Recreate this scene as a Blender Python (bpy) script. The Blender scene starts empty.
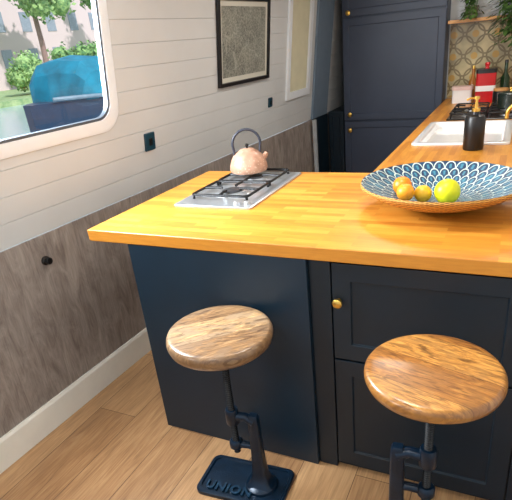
import bpy, bmesh, math, random
from mathutils import Vector, Matrix
random.seed(4)
scene=bpy.context.scene
COL=scene.collection
try:
    scene.view_settings.view_transform='Standard'
    scene.view_settings.look='None'
except Exception: pass

# ---------------------------------------------------------------- materials
def s2l(c):
    return tuple(((v/255)/12.92 if v/255<=.04045 else (((v/255)+.055)/1.055)**2.4) for v in c)+(1,)
class M:
    def __init__(s,name):
        s.m=bpy.data.materials.new(name); s.m.use_nodes=True
        s.t=s.m.node_tree; s.n=s.t.nodes; s.b=s.n['Principled BSDF']; s.out=s.n['Material Output']
    def new(s,t,**k):
        nd=s.n.new(t)
        for a,v in k.items(): setattr(nd,a,v)
        return nd
    def l(s,a,b): s.t.links.new(a,b)
    def math(s,op,a,b=None,c=None):
        nd=s.new('ShaderNodeMath',operation=op)
        for i,v in enumerate((a,b,c)):
            if v is None: continue
            if isinstance(v,(int,float)): nd.inputs[i].default_value=v
            else: s.l(v,nd.inputs[i])
        return nd.outputs[0]
    def mix(s,f,a,b,bt='MIX'):
        nd=s.new('ShaderNodeMix',data_type='RGBA',blend_type=bt)
        for i,v in ((0,f),(6,a),(7,b)):
            if isinstance(v,(int,float,tuple)): nd.inputs[i].default_value=v
            else: s.l(v,nd.inputs[i])
        return nd.outputs[2]
    def coord(s,scale=(1,1,1),rot=(0,0,0),kind='Object',loc=(0,0,0)):
        tc=s.new('ShaderNodeTexCoord'); mp=s.new('ShaderNodeMapping')
        s.l(tc.outputs[kind],mp.inputs[0]); mp.inputs['Scale'].default_value=scale; mp.inputs['Rotation'].default_value=rot; mp.inputs['Location'].default_value=loc
        return mp.outputs[0]
    def noise(s,vec,scale=5,detail=4,dist=0,rough=.5):
        nd=s.new('ShaderNodeTexNoise'); s.l(vec,nd.inputs['Vector'])
        nd.inputs['Scale'].default_value=scale; nd.inputs['Detail'].default_value=detail; nd.inputs['Distortion'].default_value=dist; nd.inputs['Roughness'].default_value=rough
        return nd.outputs['Fac']
    def ramp(s,f,stops):
        nd=s.new('ShaderNodeValToRGB'); s.l(f,nd.inputs[0]); e=nd.color_ramp.elements
        e[0].position,e[0].color=stops[0]; e[1].position,e[1].color=stops[-1]
        for p,c in stops[1:-1]:
            q=e.new(p); q.color=c
        return nd.outputs[0]
    def bump(s,h,strength=.2,dist=.01):
        nd=s.new('ShaderNodeBump'); s.l(h,nd.inputs['Height']); nd.inputs['Strength'].default_value=strength; nd.inputs['Distance'].default_value=dist
        s.l(nd.outputs[0],s.b.inputs['Normal'])
    def col(s,c):
        if isinstance(c,tuple): s.b.inputs['Base Color'].default_value=c
        else: s.l(c,s.b.inputs['Base Color'])
    def set(s,rough=.5,metal=0,spec=None,coat=None):
        s.b.inputs['Roughness'].default_value=rough; s.b.inputs['Metallic'].default_value=metal
        if spec is not None: s.b.inputs['Specular IOR Level'].default_value=spec
        if coat: s.b.inputs['Coat Weight'].default_value=coat; s.b.inputs['Coat Roughness'].default_value=.15
        return s.m
def plain(name,c,rough=.5,metal=0,var=.12,scale=12,bump=0,spec=None,coat=None):
    m=M(name); c=s2l(c); n=m.noise(m.coord(),scale,3)
    d=tuple(v*(1-var) for v in c[:3])+(1,); e=tuple(min(1,v*(1+var)) for v in c[:3])+(1,)
    m.col(m.ramp(n,[(.3,d),(.7,e)]))
    if bump: m.bump(m.noise(m.coord(),scale*6,3),bump,.004)
    return m.set(rough,metal,spec,coat)

def mat_floor():
    m=M('oak_laminate'); v=m.coord(rot=(0,0,math.pi/2))
    br=m.new('ShaderNodeTexBrick'); m.l(v,br.inputs['Vector']); br.offset=.37
    br.inputs['Scale'].default_value=1; br.inputs['Brick Width'].default_value=1.25; br.inputs['Row Height'].default_value=.21
    br.inputs['Mortar Size'].default_value=.0013; br.inputs['Color1'].default_value=(0,0,0,1); br.inputs['Color2'].default_value=(1,1,1,1); br.inputs['Mortar'].default_value=(.5,.5,.5,1)
    g=m.noise(m.coord(scale=(9,.9,1)),3,6,1.6,.62)
    g2=m.noise(m.coord(scale=(60,2.5,1)),3,3)
    base=m.ramp(g,[(.28,s2l((108,76,50))),(.5,s2l((170,126,86))),(.74,s2l((206,166,120)))])
    base=m.mix(.34,base,m.ramp(g2,[(.32,s2l((96,66,42))),(.68,s2l((204,160,114)))]))
    t=m.mix(.30,base,m.mix(br.outputs['Color'],s2l((130,92,60)),s2l((210,170,124))))
    m.col(m.mix(br.outputs['Fac'],t,s2l((80,56,38)))); 
    m.bump(g2,.06,.002)
    return m.set(.28)
def mat_worktop(D):
    m=M('oak_butcher_block'); 
    tc=m.new('ShaderNodeTexCoord'); sp=m.new('ShaderNodeSeparateXYZ'); m.l(tc.outputs['Object'],sp.inputs[0])
    sel=m.math('GREATER_THAN',sp.outputs[1],D)
    def layer(rot,sc):
        v=m.coord(rot=rot)
        br=m.new('ShaderNodeTexBrick'); m.l(v,br.inputs['Vector']); br.offset=.4; br.offset_frequency=2
        br.inputs['Scale'].default_value=1; br.inputs['Brick Width'].default_value=.26; br.inputs['Row Height'].default_value=.03
        br.inputs['Mortar Size'].default_value=.0004; br.inputs['Color1'].default_value=(0,0,0,1); br.inputs['Color2'].default_value=(1,1,1,1); br.inputs['Mortar'].default_value=(.4,.4,.4,1)
        g=m.noise(m.coord(scale=sc),4,5,.6)
        return m.mix(.5,br.outputs['Color'],g)
    a=layer((0,0,0),(3,30,30)); b=layer((0,0,math.pi/2),(30,3,30))
    f=m.mix(sel,a,b)
    c=m.ramp(f,[(.12,s2l((174,104,32))),(.5,s2l((205,136,44))),(.9,s2l((226,164,68)))])
    m.col(c); m.bump(f,.03,.002)
    return m.set(.38,spec=.65)
def mat_seat(name,tones,seed,plank,off,R,patch=.7):
    m=M(name)
    big=m.noise(m.coord(scale=(3,7,4),loc=(seed,0,0)),2.2,3,1.4,.55)
    grain=m.noise(m.coord(scale=(4,22,10),loc=(0,seed,0)),2.0,5,3.0,.6)
    fine=m.noise(m.coord(scale=(14,110,20)),3,3,.4)
    streak=m.noise(m.coord(scale=(4,18,6),loc=(seed*2,seed,0)),1.6,4,2.4,.6)
    c=m.ramp(grain,[(.30,s2l(tones[0])),(.42,s2l(tones[1])),(.55,s2l(tones[2])),(.72,s2l(tones[3]))])
    c=m.mix(m.math('MULTIPLY',m.ramp(big,[(.47,(0,0,0,1)),(.57,(1,1,1,1))]),patch),c,s2l(tones[4]))
    tc=m.new('ShaderNodeTexCoord'); sp=m.new('ShaderNodeSeparateXYZ'); m.l(tc.outputs['Object'],sp.inputs[0])
    q=m.math('DIVIDE',m.math('ADD',sp.outputs[1],10+off),plank); fr=m.math('FRACT',q)
    half=m.math('GREATER_THAN',m.math('FRACT',m.math('MULTIPLY',q,.5)),.5)
    c=m.mix(m.math('MULTIPLY',half,.5),c,s2l(tones[5]))
    c=m.mix(m.math('MULTIPLY',m.math('SUBTRACT',1,half),.2),c,s2l(tones[3]))
    c=m.mix(m.math('MULTIPLY',m.ramp(streak,[(.36,(1,1,1,1)),(.46,(0,0,0,1))]),.65),c,s2l(tones[0]))
    c=m.mix(m.math('MULTIPLY',m.ramp(fine,[(.35,(1,1,1,1)),(.5,(0,0,0,1))]),.25),c,s2l(tones[0]))
    c=m.mix(m.math('MULTIPLY',m.math('LESS_THAN',fr,.014),.8),c,s2l(tones[0]))
    rr=m.math('SQRT',m.math('ADD',m.math('MULTIPLY',sp.outputs[0],sp.outputs[0]),m.math('MULTIPLY',sp.outputs[1],sp.outputs[1])))
    rim=m.ramp(m.math('DIVIDE',rr,R),[(.93,(0,0,0,1)),(.99,(1,1,1,1))])
    c=m.mix(m.math('MULTIPLY',rim,.45),c,s2l(tones[1]))
    m.col(c); return m.set(.34,coat=.35)
def mat_wood(name,cols,sc=(2.2,16,8),rough=.4):
    m=M(name); g=m.noise(m.coord(scale=sc),1.6,5,1.4,.55)
    m.col(m.ramp(g,[(.30,s2l(cols[0])),(.42,s2l(cols[1])),(.56,s2l(cols[2])),(.72,s2l(cols[3]))])); return m.set(rough)
def mat_wainscot():
    m=M('grey_wood_laminate')
    g=m.noise(m.coord(scale=(7,7,2.2)),2.4,7,1.2,.68); g2=m.noise(m.coord(scale=(34,34,2.4)),4,5,.6)
    c=m.ramp(g,[(.32,s2l((116,106,101))),(.5,s2l((150,140,133))),(.70,s2l((180,171,163)))])
    c=m.mix(.2,c,m.ramp(g2,[(.34,s2l((86,76,71))),(.66,s2l((188,177,168)))]))
    tc=m.new('ShaderNodeTexCoord'); sp=m.new('ShaderNodeSeparateXYZ'); m.l(tc.outputs['Object'],sp.inputs[0])
    q=m.math('DIVIDE',m.math('ADD',sp.outputs[1],10.1),.24)
    j=m.math('LESS_THAN',m.math('FRACT',q),.008)
    tone=m.math('FRACT',m.math('MULTIPLY',m.math('SINE',m.math('MULTIPLY',m.math('FLOOR',q),12.98)),43.7))
    c=m.mix(m.math('MULTIPLY',tone,.3),c,s2l((112,106,106)))
    m.col(m.mix(m.math('MULTIPLY',j,.35),c,s2l((84,76,72))))
    m.bump(g2,.05,.002)
    return m.set(.45)
def mat_bowl():
    m=M('blue_woven_pattern')
    tc=m.new('ShaderNodeTexCoord'); sp=m.new('ShaderNodeSeparateXYZ'); m.l(tc.outputs['UV'],sp.inputs[0])
    v=m.math('MULTIPLY',sp.outputs[1],8.0); row=m.math('FLOOR',v)
    uu=m.math('ADD',m.math('MULTIPLY',sp.outputs[0],38),m.math('MULTIPLY',m.math('MODULO',row,2),.5))
    fx=m.math('SUBTRACT',m.math('FRACT',uu),.5); fy=m.math('SUBTRACT',1.0,m.math('FRACT',v))
    ax=m.math('MULTIPLY',m.math('ABSOLUTE',fx),2.0)
    d=m.math('SQRT',m.math('ADD',m.math('MULTIPLY',ax,ax),m.math('MULTIPLY',m.math('MULTIPLY',fy,fy),.95)))
    inside=m.math('LESS_THAN',d,1.0); core=m.math('LESS_THAN',d,.84)
    n=m.noise(m.coord(),24,2)
    navy=m.ramp(n,[(.3,s2l((4,32,66))),(.55,s2l((6,60,96))),(.75,s2l((16,104,132)))])
    c=m.mix(inside,navy,s2l((190,206,198)))
    c=m.mix(core,c,navy)
    hl=m.math('MULTIPLY',m.math('LESS_THAN',ax,.22),m.math('LESS_THAN',d,.6))
    c=m.mix(m.math('MULTIPLY',hl,.6),c,s2l((70,146,168)))
    m.col(c); m.bump(d,.25,.003)
    return m.set(.45)
def mat_wicker():
    m=M('natural_wicker')
    tc=m.new('ShaderNodeTexCoord'); sp=m.new('ShaderNodeSeparateXYZ'); m.l(tc.outputs['UV'],sp.inputs[0])
    a=m.math('SINE',m.math('MULTIPLY',sp.outputs[0],2*math.pi*60)); b=m.math('SINE',m.math('MULTIPLY',sp.outputs[1],2*math.pi*12))
    f=m.math('ADD',m.math('MULTIPLY',m.math('MULTIPLY',a,b),.5),.5)
    m.col(m.ramp(f,[(.2,s2l((124,76,28))),(.6,s2l((208,152,66)))])); m.bump(f,.6,.004)
    return m.set(.6)
def mat_print():
    m=M('city_map_print')
    v=m.coord()
    def edge(sc,th):
        vo=m.new('ShaderNodeTexVoronoi',feature='DISTANCE_TO_EDGE'); m.l(v,vo.inputs['Vector']); vo.inputs['Scale'].default_value=sc
        return m.math('GREATER_THAN',vo.outputs[0],th)
    n=m.noise(v,80,6,.4,.75); n2=m.noise(v,6,4)
    blk=m.ramp(n,[(.40,s2l((58,62,60))),(.60,s2l((152,154,144)))])
    blk=m.mix(.3,blk,m.ramp(n2,[(.4,s2l((84,88,84))),(.6,s2l((164,164,152)))]))
    c=m.mix(m.math('MULTIPLY',m.math('SUBTRACT',1,edge(70,.06)),.35),blk,s2l((182,182,170)))
    c=m.mix(m.math('MULTIPLY',m.math('SUBTRACT',1,edge(12,.018)),.4),c,s2l((188,188,176)))
    m.col(c); return m.set(.4)
def mat_tiles():
    m=M('patterned_splashback_tile')
    sp=m.new('ShaderNodeSeparateXYZ'); m.l(m.coord(),sp.inputs[0])
    def f(o,off): return m.math('SUBTRACT',m.math('FRACT',m.math('ADD',m.math('MULTIPLY',o,6),off)),.5)
    def d(off):
        a=f(sp.outputs[0],off); b=f(sp.outputs[2],off)
        return m.math('SQRT',m.math('ADD',m.math('MULTIPLY',a,a),m.math('MULTIPLY',b,b)))
    d1=d(0); d2=d(.5)
    r1=m.math('LESS_THAN',m.math('ABSOLUTE',m.math('SUBTRACT',d1,.42)),.04)
    r2=m.math('LESS_THAN',m.math('ABSOLUTE',m.math('SUBTRACT',d2,.42)),.04)
    n=m.noise(m.coord(),6,3)
    c=m.ramp(n,[(.35,s2l((154,144,112))),(.65,s2l((208,194,150)))])
    c=m.mix(m.math('MULTIPLY',m.math('LESS_THAN',d1,.16),.9),c,s2l((198,158,80)))
    c=m.mix(m.math('MULTIPLY',m.math('MAXIMUM',r1,r2),.75),c,s2l((104,90,62)))
    m.col(c); return m.set(.25)
def mat_kettle():
    m=M('rose_enamel'); 
    tc=m.new('ShaderNodeTexCoord'); sp=m.new('ShaderNodeSeparateXYZ'); m.l(tc.outputs['Object'],sp.inputs[0])
    vo=m.new('ShaderNodeTexVoronoi'); m.l(tc.outputs['Object'],vo.inputs['Vector']); vo.inputs['Scale'].default_value=75
    dots=m.math('LESS_THAN',vo.outputs['Distance'],.27)
    band=m.math('LESS_THAN',sp.outputs[2],.07)
    n=m.noise(m.coord(),30,4)
    base=m.ramp(n,[(.35,s2l((166,124,102))),(.65,s2l((192,150,126)))])
    c=m.mix(m.math('MULTIPLY',m.math('MULTIPLY',dots,band),.6),base,s2l((216,190,166)))
    m.col(c); return m.set(.5,coat=.15)
def mat_foliage(name,c1,c2,sc=9):
    m=M(name); n=m.noise(m.coord(),sc,6,.3,.75); m.col(m.ramp(n,[(.38,s2l(c1)),(.62,s2l(c2))])); m.bump(n,.8,.15); return m.set(.8)
def mat_brickwall():
    m=M('pale_pink_brick'); v=m.coord(rot=(math.pi/2,0,math.pi/2))
    br=m.new('ShaderNodeTexBrick'); m.l(v,br.inputs['Vector']); br.inputs['Scale'].default_value=3
    br.inputs['Color1'].default_value=s2l((206,158,164)); br.inputs['Color2'].default_value=s2l((188,136,144)); br.inputs['Mortar'].default_value=s2l((220,200,202))
    m.col(br.outputs['Color']); return m.set(.8)
def mat_glass():
    m=M('window_glass'); m.n.remove(m.b)
    t=m.new('ShaderNodeBsdfTransparent'); g=m.new('ShaderNodeBsdfGlossy'); g.inputs['Roughness'].default_value=.02
    x=m.new('ShaderNodeMixShader'); n=m.noise(m.coord(),2,2); f=m.math('MULTIPLY_ADD',n,.02,.03)
    m.l(f,x.inputs[0]); m.l(t.outputs[0],x.inputs[1]); m.l(g.outputs[0],x.inputs[2]); m.l(x.outputs[0],m.out.inputs[0])
    return m.m

D=.936
FLOOR=mat_floor(); TOP=mat_worktop(D); WAIN=mat_wainscot()
WHITEP=plain('white_painted_plank',(206,209,210),.42,var=.03,scale=4)
WHITEF=plain('white_window_liner',(238,244,250),.35,var=.02)
BASEB=plain('cream_painted_skirting',(236,234,224),.4,var=.03)
NAVY=plain('navy_painted_wood',(6,35,52),.42,var=.1,scale=5)
NAVY2=plain('navy_painted_door',(7,28,41),.42,var=.1,scale=5)
SLATE=plain('slate_painted_wood',(58,68,88),.42,var=.08,scale=4)
BRASS=plain('brushed_brass',(230,188,96),.28,1,var=.08,scale=30)
STEEL=plain('stainless_steel',(188,192,197),.32,.75,var=.06,scale=20)
ALU=plain('aluminium_frame',(96,104,114),.35,.5,var=.05)
IRON=plain('cast_iron_black',(16,17,20),.45,.3,var=.2,scale=40,bump=.15)
TEALIRON=plain('dark_teal_painted_iron',(5,30,50),.3,.3,var=.25,scale=25,bump=.15)
TEALLIT=plain('raised_letter_iron',(14,50,74),.32,.3,var=.3,scale=40)
BLACK=plain('black_plastic',(18,18,20),.35)
HANDLEG=plain('slate_blue_handle',(44,50,64),.35)
BLACKM=plain('black_enamel',(14,14,16),.3)
CAPM=plain('burner_cap_charcoal',(52,54,58),.4,.3)
SOCK=plain('dark_teal_socket',(18,62,80),.4)
GREY=plain('bluegrey_wall',(112,130,148),.6,var=.05)
CEIL=plain('ceiling_white',(232,232,228),.6,var=.02)
CERAM=plain('white_ceramic',(240,240,240),.15,var=.02,coat=.5)
RED=plain('red_enamel',(190,20,28),.25,coat=.4)
GLASS=mat_glass()
SEAT1=mat_seat('mango_wood_pale',((70,48,34),(124,92,62),(176,136,92),(214,184,140),(136,116,96),(130,100,70)),3.1,.125,.05,.176,.75)
SEAT2=mat_seat('mango_wood_amber',((78,46,22),(138,88,40),(194,130,58),(222,168,90),(148,102,54),(142,90,40)),8.4,.115,.02,.172)
SHELFW=mat_wood('oak_shelf',((150,100,50),(186,130,70),(206,152,90),(222,174,116)))
BOWL=mat_bowl(); WICK=mat_wicker(); PRINT=mat_print(); TILE=mat_tiles(); KET=mat_kettle()
MATB=plain('ivory_mount_board',(204,202,190),.8,var=.02)
LEAF=mat_foliage('leaf_green',(26,64,22),(110,156,64),20)

# ---------------------------------------------------------------- builders
def fin(bm,name,mat,parent=None,loc=(0,0,0),rot=(0,0,0),smooth=False,bev=0,seg=2,sharp=40):
    bmesh.ops.recalc_face_normals(bm,faces=bm.faces)
    me=bpy.data.meshes.new(name); bm.to_mesh(me); bm.free()
    o=bpy.data.objects.new(name,me); COL.objects.link(o)
    for mm in (mat if isinstance(mat,(list,tuple)) else [mat]): me.materials.append(mm)
    o.location=loc; o.rotation_euler=rot
    if parent is not None: o.parent=parent
    if smooth:
        for p in me.polygons: p.use_smooth=True
        try: me.set_sharp_from_angle(angle=math.radians(sharp))
        except Exception: pass
    if bev:
        b=o.modifiers.new('bevel','BEVEL'); b.width=bev; b.segments=seg; b.limit_method='ANGLE'; b.angle_limit=math.radians(35)
    return o
def empty(name,loc,label,cat,rot=0,group=None):
    o=bpy.data.objects.new(name,None); COL.objects.link(o); o.location=loc; o.rotation_euler=(0,0,rot); o.empty_display_size=.05
    o['label']=label; o['category']=cat
    if group: o['group']=group
    return o
def tag(o,label,cat,group=None):
    o['label']=label; o['category']=cat
    if group: o['group']=group
    return o
def struct(o,label=None,cat=None):
    o['kind']='structure'
    if label: o['label']=label
    if cat: o['category']=cat
    return o
def bx(bm,x0,x1,y0,y1,z0,z1,mi=0):
    vs=[bm.verts.new((x,y,z)) for x in (x0,x1) for y in (y0,y1) for z in (z0,z1)]
    for q in ((0,1,3,2),(4,6,7,5),(0,4,5,1),(2,3,7,6),(0,2,6,4),(1,5,7,3)):
        f=bm.faces.new([vs[i] for i in q]); f.material_index=mi
    return vs
def box(name,x0,x1,y0,y1,z0,z1,mat,parent=None,bev=.002,**k):
    bm=bmesh.new(); bx(bm,x0,x1,y0,y1,z0,z1); return fin(bm,name,mat,parent,bev=bev,**k)
def lathe_bm(bm,prof,n=48,cx=0,cy=0,uv=False,mi=0):
    uvl=bm.loops.layers.uv.verify() if uv else None
    rings=[]
    for r,z in prof:
        if r<1e-6: rings.append([bm.verts.new((cx,cy,z))])
        else: rings.append([bm.verts.new((cx+r*math.cos(2*math.pi*i/n),cy+r*math.sin(2*math.pi*i/n),z)) for i in range(n)])
    L=len(prof)-1
    for k in range(L):
        a,b=rings[k],rings[k+1]
        for i in range(n):
            j=(i+1)%n
            if len(a)==1 and len(b)==1: continue
            if len(a)==1: vs=[a[0],b[i],b[j]]; us=[(i+.5,k),(i,k+1),(i+1,k+1)]
            elif len(b)==1: vs=[a[i],a[j],b[0]]; us=[(i,k),(i+1,k),(i+.5,k+1)]
            else: vs=[a[i],a[j],b[j],b[i]]; us=[(i,k),(i+1,k),(i+1,k+1),(i,k+1)]
            f=bm.faces.new(vs); f.material_index=mi
            if uv:
                for lp,(p,q) in zip(f.loops,us): lp[uvl].uv=(p/n,q/L)
def lathe(name,prof,mat,parent=None,n=48,uv=False,**k):
    bm=bmesh.new(); lathe_bm(bm,prof,n,uv=uv); k.setdefault('smooth',True); return fin(bm,name,mat,parent,**k)
def tube_bm(bm,pts,rad,n=12,closed=False,sq=1.0):
    pts=[Vector(p) for p in pts]; N=len(pts); rings=[]
    up=Vector((0,0,1)); prev=None
    for i,p in enumerate(pts):
        if closed: t=(pts[(i+1)%N]-pts[i-1])
        else: t=(pts[min(i+1,N-1)]-pts[max(i-1,0)])
        t.normalize()
        if prev is None:
            a=t.cross(up); 
            if a.length<.1: a=t.cross(Vector((1,0,0)))
            a.normalize()
        else:
            a=prev-t*prev.dot(t); a.normalize()
        prev=a; b=t.cross(a); r=rad[i] if isinstance(rad,(list,tuple)) else rad
        rings.append([bm.verts.new(p+a*(r*math.cos(2*math.pi*j/n))+b*(r*sq*math.sin(2*math.pi*j/n))) for j in range(n)])
    R=N if closed else N-1
    for i in range(R):
        a,b=rings[i],rings[(i+1)%N]
        for j in range(n): bm.faces.new([a[j],a[(j+1)%n],b[(j+1)%n],b[j]])
    if not closed: bm.faces.new(rings[0][::-1]); bm.faces.new(rings[-1])
def tube(name,pts,rad,mat,parent=None,n=12,closed=False,**k):
    bm=bmesh.new(); tube_bm(bm,pts,rad,n,closed); k.setdefault('smooth',True); return fin(bm,name,mat,parent,**k)
def arc(c,r,a0,a1,n,plane='xz'):
    o=[]
    for i in range(n+1):
        a=a0+(a1-a0)*i/n; p=r*math.cos(a); q=r*math.sin(a)
        o.append((c[0]+p,c[1],c[2]+q) if plane=='xz' else ((c[0],c[1]+p,c[2]+q) if plane=='yz' else (c[0]+p,c[1]+q,c[2])))
    return o
def rrect(a0,a1,b0,b1,r,n=8):
    o=[]
    for (ca,cb,s) in ((a1-r,b1-r,0),(a0+r,b1-r,1),(a0+r,b0+r,2),(a1-r,b0+r,3)):
        for i in range(n+1):
            t=(s+i/n)*math.pi/2; o.append((ca+r*math.cos(t),cb+r*math.sin(t)))
    return o
def ring_bm(bm,rings,close=False):
    V=[[bm.verts.new(p) for p in r] for r in rings]; n=len(V[0])
    K=len(V) if close else len(V)-1
    for k in range(K):
        a,b=V[k],V[(k+1)%len(V)]
        for i in range(n): bm.faces.new([a[i],a[(i+1)%n],b[(i+1)%n],b[i]])
    return V
def prism(name,outline,z0,z1,mat,parent=None,**k):
    bm=bmesh.new(); V=ring_bm(bm,[[(x,y,z0) for x,y in outline],[(x,y,z1) for x,y in outline]])
    bm.faces.new(V[0]); bm.faces.new(V[1]); return fin(bm,name,mat,parent,**k)

# ---------------------------------------------------------------- room shell
ZS=.8595; TA=math.tan(.12)
def WX(y,z,off=0): return -.3251+.0432*y+(TA*(z-ZS) if z>ZS else 0)+off
Y0,Y1=-3.4,4.0; XR=2.1; ZC=2.05
WINS=[(-.59,.555,1.258,1.90),(2.53,2.90,1.13,1.86),(-2.6,-1.5,1.262,1.90)]
bm=bmesh.new()
zs=[ZS+.1*i for i in range(0,13)]; zs[-1]=ZC
g=.0018
for i in range(len(zs)-1):
    a,b=zs[i],zs[i+1]
    cuts=sorted({a,b}|{z for w in WINS for z in (w[2],w[3]) if a<z<b})
    for c0,c1 in zip(cuts,cuts[1:]):
        ys=sorted({Y0,Y1}|{y for w in WINS for y in (w[0],w[1])})
        for y0,y1 in zip(ys,ys[1:]):
            ym=(y0+y1)/2; zm=(c0+c1)/2
            if any(w[0]<ym<w[1] and w[2]<zm<w[3] for w in WINS): continue
            za=c0+(g if c0==a else 0); zb=c1-(g if c1==b else 0)
            pr=[(za,0),(zb,0)]
            if c1==b: pr+= [(b,-.004)]
            if c0==a: pr=[(a,-.004)]+pr
            for (p,po),(q,qo) in zip(pr,pr[1:]):
                bm.faces.new([bm.verts.new((WX(y,z,o),y,z)) for y,z,o in ((y0,p,po),(y1,p,po),(y1,q,qo),(y0,q,qo))])
bmesh.ops.remove_doubles(bm,verts=bm.verts,dist=1e-5)
wall_left=fin(bm,'wall_left',WHITEP)
struct(wall_left,'white painted horizontal plank cabin wall with grey lower panelling','wall')
def wallpanel(name,y0,y1,z0,z1,off,mat,parent=None):
    bm=bmesh.new()
    vs=[(WX(y0,z0),y0,z0),(WX(y1,z0),y1,z0),(WX(y1,z1),y1,z1),(WX(y0,z1),y0,z1)]
    f0=[bm.verts.new(v) for v in vs]; f1=[bm.verts.new((v[0]+off,v[1],v[2])) for v in vs]
    bm.faces.new(f1); bm.faces.new(f0)
    for i in range(4): bm.faces.new([f0[i],f0[(i+1)%4],f1[(i+1)%4],f1[i]])
    return fin(bm,name,mat,parent,bev=.001)
w=wallpanel('wainscot',Y0,Y1,0,ZS,.006,WAIN,wall_left); w['label']='grey wood-effect lower wall panelling'
struct(wallpanel('trim_2',3.04,3.39,ZS+.002,ZC-.002,.02,GREY),'blue-grey painted upper wall panel','wall panel')
struct(wallpanel('trim_3',3.06,3.39,0.0,ZS,.024,NAVY2),'navy painted lower wall panel','wall panel')
struct(box('wall_right',XR,XR+.05,Y0,Y1,0,ZC,WHITEP,bev=0),'plain white painted cabin side wall','wall')
struct(box('floor',-.7,XR+.05,Y0,Y1,-.05,0,FLOOR,bev=0),'oak laminate plank floor','floor')
struct(box('ceiling',-.7,XR+.05,Y0,Y1,ZC,ZC+.05,CEIL,bev=0),'white cabin ceiling','ceiling')
struct(box('wall_back',-.6,.875,4.0,4.05,0,ZC,GREY,bev=0),'blue-grey painted end bulkhead','wall')
struct(box('wall_far',.875,XR,3.6,3.65,0,ZC,WHITEP,bev=0),'painted bulkhead at the end of the kitchen run','wall')
sp_=box('tiled_splashback',.885,XR-.01,3.59,3.599,.925,1.50,TILE,bpy.data.objects['wall_far'],bev=0); sp_['label']='cream and gold curved pattern tile splashback'
bm=bmesh.new(); T=.022;H=.137
pr=[(0.004,0),(T,0),(T,H-.012),(T-.006,H),(0.004,H)]
A=[bm.verts.new((WX(Y0,0,o),Y0,z)) for o,z in pr]; B=[bm.verts.new((WX(3.05,0,o),3.05,z)) for o,z in pr]
for i in range(5): bm.faces.new([A[i],A[(i+1)%5],B[(i+1)%5],B[i]])
bm.faces.new(A); bm.faces.new(B[::-1])
struct(fin(bm,'baseboard_left',BASEB),'cream painted skirting board','skirting board')
def window(idx,y0,y1,z0,z1,ov,r,label,mats):
    def R(a0,a1,b0,b1,r,off): return [(WX(y,z,off),y,z) for y,z in rrect(a0,a1,b0,b1,r,10)]
    bm=bmesh.new()
    ring_bm(bm,[R(y0-ov,y1+ov,z0-ov,z1+ov,r+ov*.6,.000),R(y0-ov,y1+ov,z0-ov,z1+ov,r+ov*.6,.006),R(y0-ov+.008,y1+ov-.008,z0-ov+.008,z1+ov-.008,r+ov*.5,.009),
                R(y0+.004,y1-.004,z0+.004,z1-.004,r,.009),R(y0+.008,y1-.008,z0+.008,z1-.008,r,-.025)])
    o=struct(fin(bm,'window_%d'%idx,mats[0],smooth=True,sharp=30),label,'window')
    bm=bmesh.new()
    ring_bm(bm,[R(y0+.005,y1-.005,z0+.005,z1-.005,r,-.016),R(y0+.005,y1-.005,z0+.005,z1-.005,r,.006),R(y0+.016,y1-.016,z0+.016,z1-.016,r*.9,.006),R(y0+.018,y1-.018,z0+.018,z1-.018,r*.9,-.014)],close=True)
    fin(bm,'frame',mats[1],o,smooth=True,sharp=30)
    bm=bmesh.new(); bm.faces.new([bm.verts.new(p) for p in R(y0+.015,y1-.015,z0+.015,z1-.015,r*.9,-.010)])
    fin(bm,'pane',GLASS,o)
    return o
window(1,-.59,.560,1.252,1.90,.05,.080,'large cabin window with rounded corners and white liner',(WHITEF,ALU))
window(2,-2.6,-1.5,1.255,1.90,.05,.085,'cabin window with rounded corners and white liner',(WHITEF,ALU))
def far_window():
    y0,y1,z0,z1=2.53,2.90,1.13,1.86
    bm=bmesh.new()
    def B(a0,a1,b0,b1,o0,o1):
        f=[[bm.verts.new((WX(y,z,o),y,z)) for y,z in ((a0,b0),(a1,b0),(a1,b1),(a0,b1))] for o in (o0,o1)]
        bm.faces.new(f[0]); bm.faces.new(f[1])
        for i in range(4): bm.faces.new([f[0][i],f[0][(i+1)%4],f[1][(i+1)%4],f[1][i]])
    w=.045
    B(y0-w,y0+.01,z0-w,z1+w,0,.016); B(y1-.01,y1+w,z0-w,z1+w,0,.016); B(y0+.01,y1-.01,z0-w,z0+.01,0,.016); B(y0+.01,y1-.01,z1-.01,z1+w,0,.016)
    o=struct(fin(bm,'window_3',WHITEF,bev=.002),'narrow window with white surround and cream blind','window')
    bm=bmesh.new()
    n=22
    for i in range(n):
        ya=y0+(y1-y0)*i/n; yb=y0+(y1-y0)*(i+1)/n
        for a,b,oa,ob in ((ya,(ya+yb)/2,-.012,.004),((ya+yb)/2,yb,.004,-.012)):
            bm.faces.new([bm.verts.new((WX(y,z,q),y,z)) for y,z,q in ((a,z0,oa),(b,z0,ob),(b,z1,ob),(a,z1,oa))])
    bmesh.ops.remove_doubles(bm,verts=bm.verts,dist=1e-5)
    fin(bm,'blind',plain('cream_blind_fabric',(206,202,176),.8,var=.04),o)
far_window()
bm=bmesh.new(); bx(bm,WX(3.0,0)+.03,WX(3.0,0)+.06,3.0,3.035,0,ZS)
struct(fin(bm,'trim_1',plain('pale_grey_trim',(176,182,188),.5),bev=.003),'pale grey painted upright post against the wall','trim')

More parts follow.
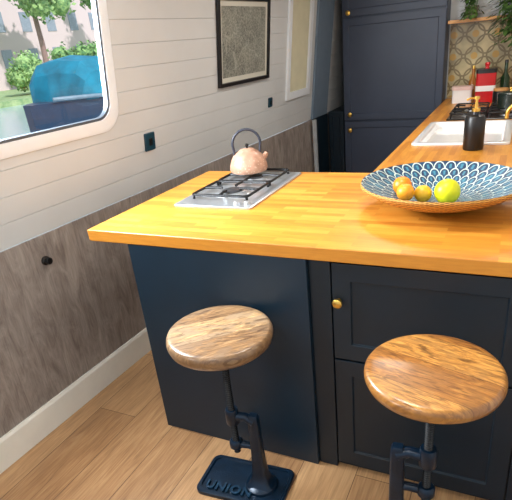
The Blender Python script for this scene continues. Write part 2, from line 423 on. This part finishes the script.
def shaker(name,x0,x1,z0,z1,yf,mat,parent,fw=.06,t=.02,dep=.008):
    bm=bmesh.new()
    def R(i,y): return [(x0+i,y,z0+i),(x1-i,y,z0+i),(x1-i,y,z1-i),(x0+i,y,z1-i)]
    V=ring_bm(bm,[R(0,yf+t),R(0,yf),R(fw,yf),R(fw+.003,yf+dep)])
    bm.faces.new(V[-1]); bm.faces.new(V[0])
    return fin(bm,name,mat,parent,bev=.0015)
def knob(parent,x,y,z,r=.014,mat=BRASS):
    o=lathe('knob',[(0,0),(r*.55,0),(r*.4,.008),(r*.45,.012),(r,.016),(r,.024),(r*.8,.027),(0,.028)],mat,parent,n=24,loc=(x,y,z),rot=(math.pi/2,0,0))
    o['label']='round brass knob'; return o
ZB=.873
c=empty('base_cabinet',(.184,.003,0),'navy painted blank panelled end of the peninsula','cabinet')
box('body',0.0,.716,.02,.86,0,ZB,NAVY,c)
box('front_panel',0,.716,0,.019,0.0,ZB,NAVY,c)
c=empty('base_cabinet',(.902,.02,0),'navy shaker cabinet with brass knobs under the worktop','cabinet')
box('body',0,1.19,.022,.84,0.0,ZB,NAVY2,c)
box('stile',0,.072,0,.0215,0.0,ZB,NAVY2,c)
for k,(xa,xb) in enumerate(((.077,.655),(.66,1.185))):
    d=shaker('door',xa,xb,.506,.862,0,NAVY2,c)
    kn=knob(c,xa+.022,-.0005,.73,.016); kn.parent=d
    shaker('door',xa,xb,.03,.498,0,NAVY2,c)
for i,(ya,yb) in enumerate(((.99,1.79),(1.8,2.6),(2.61,3.38))):
    c=empty('base_cabinet',(.90,ya,0),'navy cabinet below the long kitchen worktop','cabinet')
    L=yb-ya
    box('body',.022,1.19,0,L,0.0,ZB,NAVY2,c)
    bm=bmesh.new()
    def R(i_,x): return [(x,.01+i_,.03+i_),(x,L-.01-i_,.03+i_),(x,L-.01-i_,.86-i_),(x,.01+i_,.86-i_)]
    V=ring_bm(bm,[R(0,.021),R(0,0),R(.06,0),R(.063,.008)]); bm.faces.new(V[-1]); bm.faces.new(V[0])
    d=fin(bm,'door',NAVY2,c,bev=.0015)
    kn=knob(c,-.0005,L*.5,.80); kn.rotation_euler=(0,-math.pi/2,0); kn.parent=d
bm=bmesh.new()
xs=[0,.879,.965,1.425,XR-.005]; ys=[0,D,1.56,2.25,3.585]
grid={}
def gv(i,j):
    if (i,j) not in grid: grid[(i,j)]=bm.verts.new((xs[i],ys[j],.92))
    return grid[(i,j)]
for i in range(4):
    for j in range(4):
        if j>0 and i==0: continue
        if j==2 and i==2: continue
        bm.faces.new([gv(i,j),gv(i+1,j),gv(i+1,j+1),gv(i,j+1)])
r=bmesh.ops.extrude_face_region(bm,geom=list(bm.faces))
for v in r['geom']:
    if isinstance(v,bmesh.types.BMVert): v.co.z-=.046
tag(fin(bm,'worktop',TOP,bev=.004,seg=3),'golden oak block worktop wrapping the peninsula and kitchen run','worktop')

def sink():
    o=empty('sink',(1.195,1.905,.92),'white ceramic sink set into the oak worktop','sink')
    def R(a,b,r,z): return [(x,y,z) for x,y in rrect(-a,a,-b,b,r,6)]
    bm=bmesh.new()
    V=ring_bm(bm,[R(.22,.335,.02,-.044),R(.223,.338,.02,.0005),R(.25,.365,.03,.0008),R(.25,.365,.03,.009),R(.245,.36,.03,.012),R(.215,.33,.03,.012),R(.208,.322,.03,.006),R(.2,.315,.04,-.028)])
    bm.faces.new(V[0]); bm.faces.new(V[-1]); fin(bm,'basin',CERAM,o,smooth=True)
    lathe('drain',[(0,.003),(.03,.003),(.032,0),(0,0)],STEEL,o,loc=(.06,0,-.028))
sink()
def tap():
    o=empty('kitchen_tap',(1.51,1.88,.92),'brass kitchen tap beside the sink','tap')
    lathe('base',[(0,0),(.028,0),(.028,.01),(.02,.016),(.018,.06),(0,.06)],BRASS,o)
    pts=[(0,0,.06),(0,0,.10)]+arc((-.05,0,.1),.05,0,math.pi,14)+[(-.10,0,.08)]
    tube('spout',pts,.011,BRASS,o)
    tube('lever',[(0,-.018,.045),(0,-.05,.06),(0,-.09,.085)],[.007,.006,.005],BRASS,o)
tap()
def soap():
    o=empty('soap_dispenser',(1.275,1.44,.92),'matte black soap bottle with brass pump by the sink','soap dispenser')
    lathe('bottle',[(0,0),(.046,0),(.05,.006),(.05,.15),(.044,.165),(.02,.172),(.018,.185),(0,.185)],BLACK,o)
    lathe('pump',[(0,.185),(.02,.185),(.02,.2),(.008,.202),(.007,.24),(.014,.242),(.014,.255),(0,.257)],BRASS,o,n=24)
    tube('nozzle',[(0,0,.248),(-.03,-.01,.248),(-.045,-.015,.24)],.005,BRASS,o,n=8)
soap()

# ---------------------------------------------------------------- gas hobs
def grate(parent,cx,cy,hw,hl,z,mat,h=.022,r=.0042):
    bm=bmesh.new(); zt=z+h
    outl=[(x,y,zt) for x,y in rrect(cx-hw,cx+hw,cy-hl,cy+hl,.02,4)]
    tube_bm(bm,outl,r,8,closed=True)
    for sx,sy in ((1,1),(1,-1),(-1,1),(-1,-1)):
        tube_bm(bm,[(cx+sx*(hw-.008),cy+sy*(hl-.008),zt),(cx+sx*(hw-.006),cy+sy*(hl-.006),z+.0)],r,8)
    for dx,dy in ((1,0),(-1,0),(0,1),(0,-1)):
        tube_bm(bm,[(cx+dx*hw,cy+dy*hl,zt),(cx+dx*.075,cy+dy*.075,zt+.003),(cx+dx*.045,cy+dy*.045,zt+.001)],r,8)
    return fin(bm,'pan_support',mat,parent,smooth=True)
def burner(parent,x,y,z,r,cap):
    b=lathe('burner',[(0,0),(r*1.3,0),(r*1.25,.003),(r,.005),(r*.98,.009),(0,.009)],STEEL,parent,n=32,loc=(x,y,z))
    lathe('burner_cap',[(0,0),(r*.72,0),(r*.76,.002),(r*.70,.005),(0,.006)],cap,b,n=32,loc=(0,0,.0095))
def hob(loc,w,l,label,plate,burners,nk,grates,h=.022,cap=None,gr=.0042):
    o=empty('gas_hob',loc,label,'hob')
    bm=bmesh.new()
    def R(i,r,z): return [(x,y,z) for x,y in rrect(i,w-i,i,l-i,r,5)]
    V=ring_bm(bm,[R(0,.012,0.0005),R(0,.012,.006),R(.004,.012,.009),R(.018,.012,.009),R(.024,.012,.006)])
    bm.faces.new(V[0]); bm.faces.new(V[-1]); fin(bm,'hob_plate',plate,o,smooth=True,sharp=25)
    for x,y,r in burners: burner(o,x,y,.006,r,cap or BLACKM)
    for g in grates: grate(o,*g,.006,IRON,h,gr)
    for x,y in nk:
        lathe('knob',[(0,0),(.015,0),(.014,.004),(.012,.012),(.011,.014),(0,.014)],STEEL,o,n=24,loc=(x,y,.006))
hob((.183,.325,.92),.365,.575,'stainless steel two burner gas hob with black pan supports',STEEL,
    ((.18,.205,.062),(.18,.44,.048)),((.33,.05),(.285,.045)),((.175,.205,.135,.112),(.175,.44,.135,.115)),h=.019,gr=.0060,cap=CAPM)
hob((1.03,2.36,.92),.5,.54,'black gas hob with cast iron pan supports beside the sink',BLACKM,
    ((.13,.14,.035),(.37,.14,.035),(.13,.4,.04),(.37,.4,.04)),(),((.13,.14,.11,.12),(.37,.14,.11,.12),(.13,.4,.11,.12),(.37,.4,.11,.12)),h=.034,gr=.0055)
o=empty('saucepan',(1.41,2.50,.9695),'dark green-black lidded pan on the black hob','pan')
DGR=plain('dark_green_enamel',(16,34,30),.25,coat=.4)
lathe('pan_body',[(0,0),(.07,0),(.078,.008),(.08,.09),(.083,.093),(.076,.093),(.074,.012),(0,.01)],DGR,o)
lathe('lid',[(.0,.108),(.03,.106),(.076,.097),(.079,.0935),(0,.0935)],DGR,o)
lathe('lid_knob',[(0,.108),(.008,.108),(.007,.116),(.014,.122),(.012,.13),(0,.131)],BRASS,o,n=20)

def kettle():
    o=empty('kettle',(.315,.80,.9545),'speckled pinkish-tan stovetop kettle with dark arched handle','kettle',rot=.55)
    lathe('body',[(0,0),(.076,0),(.087,.005),(.091,.016),(.089,.034),(.079,.062),(.066,.082),(.050,.094),(.041,.099),(.040,.101),(0,.101)],KET,o)
    lid=lathe('lid',[(0,.111),(.018,.110),(.034,.106),(.038,.1015),(0,.1015)],KET,o)
    lathe('lid_knob',[(0,.111),(.006,.111),(.005,.116),(.010,.122),(.009,.129),(0,.132)],BLACK,lid,n=20)
    tube('spout',[(.062,0,.048),(.080,0,.062),(.094,0,.080)],[.020,.014,.010],KET,o)
    pts=[(-.060,0,.08)]+[(p[0],p[1],p[2]) for p in arc((0,0,.130),.066,math.pi*1.08,-.08*math.pi,20)]+[(.060,0,.08)]
    tube('handle',pts,.0062,HANDLEG,o)
kettle()

def bowl():
    o=empty('fruit_bowl',(1.245,.475,.92),'wide shallow woven bowl with blue and white petal pattern','bowl')
    R=.280
    n=16; inner=[(R*(1-i/n) if i<n else 0,.096-.084*(1-(1-i/n)**2.0)) for i in range(n+1)]
    lathe('bowl_lining',inner,BOWL,o,n=96,uv=True)
    out=[(0,0),(.08,0),(.10,.003)]+[(R*s,.003+.078*s**2.4) for s in (.5,.65,.8,.92,1.0)]+[(R+.004,.090),(R,.0965)]
    lathe('bowl_shell',out,WICK,o,n=96,uv=True)
bowl()
def fruit(name,xy,r,col,label,cat,rot=(0,0,0),nub=0,stem=False,lift=0):
    d=math.hypot(xy[0]-1.245,xy[1]-.475)
    s=(min(d+.3*r,.28)/.28)
    z=.92+.012+.084*s*s+r*1.0+lift
    prof=[]
    for i in range(17):
        a=-math.pi/2+math.pi*i/16; rr=r*math.cos(a); zz=r*math.sin(a)
        if nub: zz*=1+nub*max(0,abs(math.sin(a))-.85)*2
        else: zz-= r*.14*math.exp(-((rr/(r*.3))**2))*(1 if zz>0 else -.5)
        prof.append((max(rr,0) if 0<i<16 else 0,zz))
    key='skin_%s_%d_%d'%(name,col[0],col[1])
    m=bpy.data.materials.get(key) or plain(key,col,.4,var=.12,scale=25,bump=.1)
    o=lathe(name,prof,m,None,n=32,loc=(xy[0],xy[1],z),rot=rot)
    tag(o,label,cat)
fruit('lemon',(1.268,.45),.044,(226,222,20),'bright yellow-green round fruit in the woven bowl','lemon',rot=(.4,.3,.6),nub=.15)
fruit('orange',(1.186,.450),.031,(226,176,40),'golden yellow small orange fruit in the woven bowl','orange')
fruit('orange',(1.108,.475),.034,(238,134,20),'small orange fruit in the woven bowl','orange')
fruit('orange',(1.132,.408),.031,(240,152,26),'golden orange fruit in the woven bowl','orange')

# ---------------------------------------------------------------- stools
def stool(loc,zt,arm,rot,seatrot,seatmat,label,R=.168,th=.056,bo=0):
    o=empty('bar_stool',(loc[0],loc[1],0),label,'stool',rot=rot)
    lathe('seat',[(0,-th),(R*.80,-th),(R*.90,-th*.93),(R*.965,-th*.75),(R*.995,-th*.5),(R,-th*.36),(R*.992,-th*.2),(R*.965,-th*.06),(R*.93,-.001),(R*.88,0),(0,0)],seatmat,o,n=72,loc=(0,0,zt),rot=(0,0,seatrot))
    zu=zt-th
    bm=bmesh.new()
    lathe_bm(bm,[(0,zu-.001),(.055,zu-.001),(.055,zu-.006),(.022,zu-.012),(.018,zu-.04),(0,zu-.04)],24)
    fin(bm,'seat_flange',IRON,o,smooth=True)
    prof=[(0,zu-.04)]; z=zu-.04; zend=arm-.16
    while z>zend:
        prof+=[(.0125,z),(.0095,z-.004)]; z-=.008
    prof+=[(.0125,z),(0,z)]
    lathe('screw_shaft',prof,IRON,o,n=20,sharp=20)
    cx=.082
    bm=bmesh.new()
    lathe_bm(bm,[(.013,arm+.03),(.021,arm+.03),(.024,arm+.02),(.024,arm-.03),(.02,arm-.036),(.013,arm-.036)],24)
    tube_bm(bm,[(.020,0,arm),(.05,0,arm+.004),(cx,0,arm-.01)],[.017,.016,.02],12)
    fin(bm,'upper_bracket',TEALIRON,o,smooth=True)
    bm=bmesh.new()
    lathe_bm(bm,[(.013,arm-.11),(.019,arm-.11),(.025,arm-.118),(.025,arm-.14),(.019,arm-.148),(.013,arm-.148)],24)
    tube_bm(bm,[(.020,0,arm-.129),(.05,0,arm-.127),(cx,0,arm-.13)],[.014,.013,.016],12)
    fin(bm,'lower_bracket',TEALIRON,o,smooth=True)
    bm=bmesh.new()
    prs=[(arm+.02,.014),(arm+.012,.018),(arm-.02,.019),(arm*.5,.022),(.08,.027),(.045,.036),(.028,.052)]
    rings=[[(cx+x,y,z) for x,y in rrect(-w,w,-w*.8,w*.8,w*.35,3)] for z,w in prs]
    V=ring_bm(bm,rings); bm.faces.new(V[0]); bm.faces.new(V[-1])
    fin(bm,'column',TEALIRON,o,smooth=True,sharp=50)
    bm=bmesh.new()
    def R_(i,z,r=.03): return [(x+bo,y,z) for x,y in rrect(-.172+i,.172-i,-.098+i,.098-i,r,5)]
    V=ring_bm(bm,[R_(0,0),R_(0,.014),R_(.004,.018),R_(.014,.018),R_(.018,.012,.02)])
    bm.faces.new(V[0]); bm.faces.new(V[-1])
    bp=fin(bm,'base_plate',TEALIRON,o,smooth=True,sharp=30)
    lathe('base_boss',[(.062,.0122),(.059,.022),(.045,.030),(0,.030)],TEALIRON,bp,n=24,loc=(cx,0,0))
    cu=bpy.data.curves.new('t','FONT'); cu.body='UNION'; cu.size=.052; cu.extrude=.004; cu.offset=.0018; cu.align_x='CENTER'; cu.space_character=1.12
    to=bpy.data.objects.new('t',cu); COL.objects.link(to); bpy.context.view_layer.update()
    me=bpy.data.meshes.new_from_object(to); bpy.data.objects.remove(to)
    me.materials.clear(); me.materials.append(TEALLIT)
    lt=bpy.data.objects.new('raised_lettering',me); COL.objects.link(lt); lt.parent=bp
    if abs(rot)<1.5: lt.location=(bo-.045,-.074,.0163)
    else: lt.location=(bo,.07,.0163); lt.rotation_euler=(0,0,math.pi)
    return o
stool((.655,-.178),.683,.325,math.radians(4),math.radians(38),SEAT1,'round pale mango wood stool on a teal iron screw base',R=.176,th=.060,bo=.015)
stool((1.338,-.275),.735,.44,math.radians(184),math.radians(-20),SEAT2,'round amber mango wood stool on a black iron screw base',R=.172,th=.050)

# ---------------------------------------------------------------- wall items
def on_wall_matrix(y,z,off=0):
    p=Vector((WX(y,z,off),y,z)); Yd=Vector((.0432,1,0)).normalized(); Zd=Vector((TA,0,1)).normalized()
    N=Yd.cross(Zd).normalized(); Zd=N.cross(Yd)
    m=Matrix((Yd,Zd,N)).transposed().to_4x4(); m.translation=p; return m
def picture():
    W,H=.66,.49; o=bpy.data.objects.new('framed_print',None); COL.objects.link(o); o.empty_display_size=.05
    o.matrix_world=on_wall_matrix(1.83,1.528,.001); tag(o,'black framed monochrome city map print with ivory mount','picture')
    bm=bmesh.new()
    def R(i,z): return [(-W/2+i,-H/2+i,z),(W/2-i,-H/2+i,z),(W/2-i,H/2-i,z),(-W/2+i,H/2-i,z)]
    ring_bm(bm,[R(0,0.001),R(0,.022),R(.02,.022),R(.022,.006)]); fin(bm,'frame',BLACK,o,bev=.001)
    bm=bmesh.new(); V=ring_bm(bm,[R(.02,.003),R(.02,.008)]); bm.faces.new(V[0]); bm.faces.new(V[1]); fin(bm,'mount_board',MATB,o)
    bm=bmesh.new(); V=ring_bm(bm,[R(.05,.0082),R(.05,.0095)]); bm.faces.new(V[0]); bm.faces.new(V[1]); fin(bm,'print',PRINT,o)
picture()
def socket(y,z,w,h,label):
    o=bpy.data.objects.new('wall_socket',None); COL.objects.link(o); o.matrix_world=on_wall_matrix(y,z,.0005); tag(o,label,'socket')
    bm=bmesh.new(); V=ring_bm(bm,[[(a,b,q) for a,b in rrect(-w/2+i,w/2-i,-h/2+i,h/2-i,.006,3)] for q,i in ((0,0),(.006,0),(.009,.003))]); bm.faces.new(V[0]); bm.faces.new(V[-1])
    fin(bm,'face_plate',SOCK,o,smooth=True,sharp=30)
    bm=bmesh.new(); bx(bm,-w*.16,w*.16,-h*.2,h*.2,.009,.014); fin(bm,'switch',BLACK,o,bev=.001)
socket(.815,1.10,.08,.09,'dark teal square socket plate on the plank wall')
socket(2.22,1.11,.06,.065,'small dark socket plate below the framed print')
o=lathe('air_vent',[(0,0),(.02,0),(.02,.006),(.012,.01),(.012,.02),(.016,.024),(.014,.03),(0,.031)],BLACK,None,n=24,loc=(WX(.03,.75)+.006,.03,.75),rot=(0,math.pi/2,0))
tag(o,'small round black vent fixed to the grey panelling','vent')

def tallc():
    c=empty('tall_cabinet',(0.005,3.4,0),'tall slate-navy larder cabinet with brass knobs','cabinet')
    W=.865
    box('body',0,W,.022,.55,0,ZC-.005,SLATE,c)
    for z0,z1,kz in ((.05,.775,.70),(.79,1.625,.84),(1.64,ZC-.01,1.67)):
        d=shaker('door',.004,W-.004,z0,z1,0,SLATE,c,fw=.055,dep=.006)
        k=knob(c,.06,-.0005,kz,.02); k.parent=d
tallc()
c=empty('low_cabinet',(-.150,3.4,0),'low navy cupboard beside the tall larder','cabinet')
box('body',0.0,.15,.022,.5,0,.87,NAVY2,c); shaker('door',.003,.147,.02,.865,0,NAVY2,c,fw=.035)
o=box('wall_shelf',.885,XR-.01,3.38,3.585,1.505,1.53,SHELFW,None); tag(o,'oak shelf above the tiled splashback','shelf')
o=empty('food_container',(1.04,3.28,.92),'white lidded container on the worktop','container')
prism('tub',rrect(-.075,.075,-.055,.055,.02,5),0,.10,CERAM,o,smooth=True); prism('lid',rrect(-.08,.08,-.06,.06,.022,5),.1,.125,plain('blush_plastic',(226,196,190),.4),o,smooth=True)
o=empty('red_tin',(1.215,3.22,.92),'boxy red enamel tin with black lid','tin')
prism('body',rrect(-.072,.072,-.06,.06,.02,5),0,.22,RED,o,smooth=True)
prism('lid',rrect(-.074,.074,-.062,.062,.022,5),.2205,.25,BLACK,o,smooth=True)
lathe('knob',[(0,.25),(.018,.25),(.014,.262),(.02,.285),(.014,.295),(0,.296)],RED,o,n=24)
bm=bmesh.new(); V=ring_bm(bm,[[(x,y,z) for x,y in rrect(-.0735,.0735,-.0615,.0615,.0215,5)] for z in (.09,.13)]); fin(bm,'label_band',CERAM,o,smooth=True)
o=empty('storage_jar',(1.335,2.98,.92),'black storage jar with wooden lid','jar')
lathe('jar_body',[(0,0),(.05,0),(.055,.008),(.055,.1),(.05,.11),(0,.11)],BLACKM,o); lathe('lid',[(0,.11),(.052,.11),(.052,.125),(0,.127)],SHELFW,o,n=32)
o=empty('glass_bottle',(1.10,3.45,.92),'slim amber oil bottle against the tiles','bottle')
lathe('bottle',[(0,0),(.03,0),(.032,.01),(.032,.14),(.012,.18),(.012,.24),(0,.24)],plain('amber_glass',(170,104,40),.15),o,n=32); lathe('stopper',[(0,.24),(.014,.24),(.012,.262),(0,.264)],BRASS,o,n=20)
o=empty('glass_bottle',(1.345,3.40,.92),'dark green oil bottle against the tiles','bottle')
lathe('bottle',[(0,0),(.034,0),(.036,.01),(.036,.16),(.013,.2),(.013,.27),(0,.27)],plain('dark_green_glass',(30,60,34),.15),o,n=32); lathe('stopper',[(0,.27),(.015,.27),(.013,.292),(0,.294)],BLACK,o,n=20)
def plant(loc,n,sx,sy,label,zlo,zhi,leafsize=.06):
    o=empty('potted_plant',loc,label,'plant')
    lathe('pot',[(0,0),(.04,0),(.05,.075),(.052,.08),(.052,.09),(.045,.09),(.042,.07),(0,.07)],plain('grey_pot_%d'%len(bpy.data.materials),(120,112,100),.7),o,n=32)
    bm=bmesh.new()
    for i in range(n):
        a=random.uniform(0,2*math.pi); R=random.uniform(.25,1); z=random.uniform(zlo,zhi)
        if z<0 and random.random()<abs(z)*2.2: z=random.uniform(0,zhi)
        p=Vector((sx*R*math.cos(a),sy*R*math.sin(a)-(.14 if z<.04 else 0),z)); d=Vector((math.cos(a+random.uniform(-.6,.6)),math.sin(a)*.6,random.uniform(-.9,.2))).normalized()
        if p.y+loc[1]>3.5: p.y=3.5-loc[1]
        s=d.cross(Vector((0,0,1))).normalized(); L=leafsize*random.uniform(.7,1.2); w=L*.3
        if p.y+loc[1]+d.y*L>3.57: d.y=0
        if z<.04 and p.y+loc[1]+d.y*L>3.36: p.y=3.34-loc[1]; d.y=-abs(d.y)
        q=[p,p+d*L*.35+s*w,p+d*L*.7+s*w*.8,p+d*L,p+d*L*.7-s*w*.8,p+d*L*.35-s*w]
        bm.faces.new([bm.verts.new(v) for v in q])
        if i%3==0 and z>.04: tube_bm(bm,[(0,0,.08),tuple(p*.5+Vector((0,0,.07))),tuple(p)],.0018,5)
        elif i%4==0: tube_bm(bm,[(p.x*.5,-.115,.06),(p.x*.9,-.135,.03),tuple(p)],.0018,5)
    fin(bm,'foliage',LEAF,o)
plant((1.05,3.47,1.53),110,.08,.08,'leafy green plant on the oak shelf',.02,.22,.05)
plant((1.40,3.47,1.53),560,.20,.09,'bushy trailing green plant hanging over the shelf edge',-.20,.24)

# ---------------------------------------------------------------- outside
WATER=M('canal_water'); WATER.col(s2l((176,200,206))); WATER.bump(WATER.noise(WATER.coord(),6,3,.5),.25,.05); WATER=WATER.set(.12)
o=box('ground_water',-25,-.72,-14,50,-.45,-.4,WATER,None,bev=0)
struct(o,'pale green canal water outside the window','water')
GRASS=mat_foliage('grass_bank',(130,164,112),(180,200,144),2)
o=box('ground_bank',-60,-25,-30,80,-.5,-.1,GRASS,None,bev=0); struct(o,'grassy canal bank','ground')
def boat():
    o=empty('moored_boat',(-5.3,6.1,-.4),'moored boat under a turquoise-blue canvas cover','boat',rot=.08)
    HUL=plain('boat_hull_slate',(34,58,84),.4); TARP=plain('blue_canvas',(14,124,150),.75,var=.4,scale=3.0,bump=.4)
    TARP2=plain('dark_canvas_panel',(24,60,84),.5,var=.2); GUN=plain('pale_gunwale',(120,142,156),.5)
    bm=bmesh.new(); rings=[]
    for k in range(13):
        t=k/12; y=-1.75+t*4.4; w=.8*(1-max(0,(.4-t)/.4)**2*.92); zt=1.36+.1*max(0,(.4-t))
        rings.append([(-w*.6,y,0),(-w*.95,y,.5),(-w,y,zt),(w,y,zt),(w*.95,y,.5),(w*.6,y,0)])
    V=ring_bm(bm,rings); bm.faces.new(V[0]); bm.faces.new(V[-1]); fin(bm,'hull',HUL,o)
    bm=bmesh.new(); rings=[]
    for y,h,w in ((-1.08,.06,.5),(-1.0,.42,.58),(-.86,.60,.62),(-.5,.66,.68),(-.2,.58,.72),(.1,.62,.70),(.5,.54,.74),(.9,.58,.70),(1.4,.50,.75),(1.9,.54,.72),(2.5,.48,.74)):
        z=1.37; rings.append([(-w,y,z),(-w*.97,y,z+h*.65),(-w*.7,y,z+h*.92),(0,y,z+h),(w*.7,y,z+h*.92),(w*.97,y,z+h*.65),(w,y,z)])
    V=ring_bm(bm,rings); bm.faces.new(V[0]); bm.faces.new(V[-1]); fin(bm,'canvas_cover',TARP,o,smooth=True,sharp=22)
    bm=bmesh.new(); bx(bm,.70,.745,-.45,.15,1.42,1.66); fin(bm,'canvas_window',TARP2,o,bev=.01)
    tube('gunwale',[(.30,-1.5,1.44),(.62,-1.0,1.42),(.80,-.3,1.38),(.81,2.5,1.37)],.03,GUN,o,n=8)
boat()
def blob(name,loc,r,sq,mat,label,cat,trunk=None,seed=0):
    random.seed(seed); bm=bmesh.new()
    cs=[]
    for i in range(18):
        a=random.uniform(0,6.28); d=random.uniform(.1,.8)*r; rr=r*random.uniform(.22,.42)
        c=Vector((d*math.cos(a),d*math.sin(a),random.uniform(-.6,.75)*r*sq)); cs.append((c,rr))
        bmesh.ops.create_icosphere(bm,subdivisions=2,radius=rr*.8,matrix=Matrix.Translation(c))
    for c,rr in cs:
        for k in range(90):
            d=Vector((random.gauss(0,1),random.gauss(0,1),random.gauss(0,1))).normalized()
            p=c+d*rr*random.uniform(.75,1.3); s=Vector((random.gauss(0,1),random.gauss(0,1),random.gauss(0,1))).normalized(); t=d.cross(s).normalized()
            L=r*.075; bm.faces.new([bm.verts.new(p+s*L),bm.verts.new(p+t*L*.7),bm.verts.new(p-s*L),bm.verts.new(p-t*L*.7)])
    if trunk is not None:
        o=empty(name,(loc[0],loc[1],trunk),label,cat)
        fin(bm,'canopy',mat,o,loc=(0,0,loc[2]-trunk))
        tube('trunk',[(0,0,0),(.1,0,(loc[2]-trunk)*.5),(0,0,loc[2]-trunk)],[r*.09,r*.07,r*.05],plain('bark_%d'%seed,(160,130,124),.9),o)
    else:
        o=fin(bm,name,mat,None,loc=loc); tag(o,label,cat)
G1=mat_foliage('hedge_green',(92,144,90),(190,220,140),3); G2=mat_foliage('tree_green',(70,128,84),(170,208,124),3)
for k in range(7):
    r_=1.7+.25*((k*7)%3)
    blob('bush',(-28.4,9.5+5.2*k,.4+r_*.5),r_,.55,G1 if k%2 else G2,'leafy green bush on the canal bank','bush',seed=k+1)
for k in range(4):
    blob('tree',(-34.5,15+9.0*k,6.8+(k%2)),3.1-.4*(k%2),.75,G2 if k%2 else G1,'leafy green tree on the canal bank','tree',trunk=-.1,seed=k+20)
o=empty('canalside_building',(-43,32,-.1),'pale pink brick building beyond the canal','building')
box('brick_walls',-3,3,-24,24,0,9.0,mat_brickwall(),o,bev=0)
FG=plain('far_window_glass',(150,160,176),.2)
for i in range(15):
    for k in range(2): box('building_window',3.0,3.05,-22.5+i*3,-21.4+i*3,1.6+k*3,3.2+k*3,FG,o,bev=0)

# ---------------------------------------------------------------- lights
def area(name,loc,size,power,color,rot=(0,0,0),sy=None):
    l=bpy.data.lights.new(name,'AREA'); l.energy=power; l.color=color; l.size=size
    if sy: l.shape='RECTANGLE'; l.size_y=sy
    o=bpy.data.objects.new(name,l); COL.objects.link(o); o.location=loc; o.rotation_euler=rot; return o
warm=(1,.94,.85)
for i,(x,y,p) in enumerate(((.9,-1.6,11),(1.0,.2,9.5),(.75,1.7,8.5),(1.3,2.7,5.5))):
    area('ceiling_lamp',(x,y,ZC-.03),.3,p,warm)
area('daylight',(-.40,-.12,1.66),.5,72,(.90,.96,1),rot=(0,-math.pi/2+.5,0.25),sy=.7)
area('daylight',(-.6,-2.05,1.6),.5,26,(.88,.95,1),rot=(0,-math.pi/2,0),sy=1.0)
s=bpy.data.lights.new('sun','SUN'); s.energy=3.6; s.angle=.03; s.color=(1,.98,.95); so=bpy.data.objects.new('sun',s); COL.objects.link(so)
so.rotation_euler=Vector((-.75,.25,-.75)).to_track_quat('-Z','Y').to_euler()
w=bpy.data.worlds.new('sky'); scene.world=w; w.use_nodes=True; nt=w.node_tree
bg=nt.nodes['Background']; tc=nt.nodes.new('ShaderNodeTexCoord'); sp=nt.nodes.new('ShaderNodeSeparateXYZ'); rp=nt.nodes.new('ShaderNodeValToRGB')
nt.links.new(tc.outputs['Generated'],sp.inputs[0]); nt.links.new(sp.outputs[2],rp.inputs[0]); nt.links.new(rp.outputs[0],bg.inputs[0])
rp.color_ramp.elements[0].color=(.86,.92,.98,1); rp.color_ramp.elements[1].color=(.5,.7,1,1); bg.inputs[1].default_value=1.05

# ---------------------------------------------------------------- camera
cam=bpy.data.cameras.new('camera'); co=bpy.data.objects.new('camera',cam); COL.objects.link(co); scene.camera=co
t,ph,ro=-.4747,.4484,-.1028
f=Vector((math.sin(t)*math.cos(ph),math.cos(t)*math.cos(ph),-math.sin(ph))); r0=Vector((math.cos(t),-math.sin(t),0)); u0=r0.cross(f)
r=r0*math.cos(ro)+u0*math.sin(ro); u=-r0*math.sin(ro)+u0*math.cos(ro)
m=Matrix((r,u,-f)).transposed().to_4x4(); m.translation=(1.4593,-1.3823,1.5018); co.matrix_world=m
cam.sensor_fit='HORIZONTAL'; cam.sensor_width=36; cam.lens=506.8355/512*36; cam.shift_x=-9.6661/512; cam.shift_y=38.707/512; cam.clip_start=.02
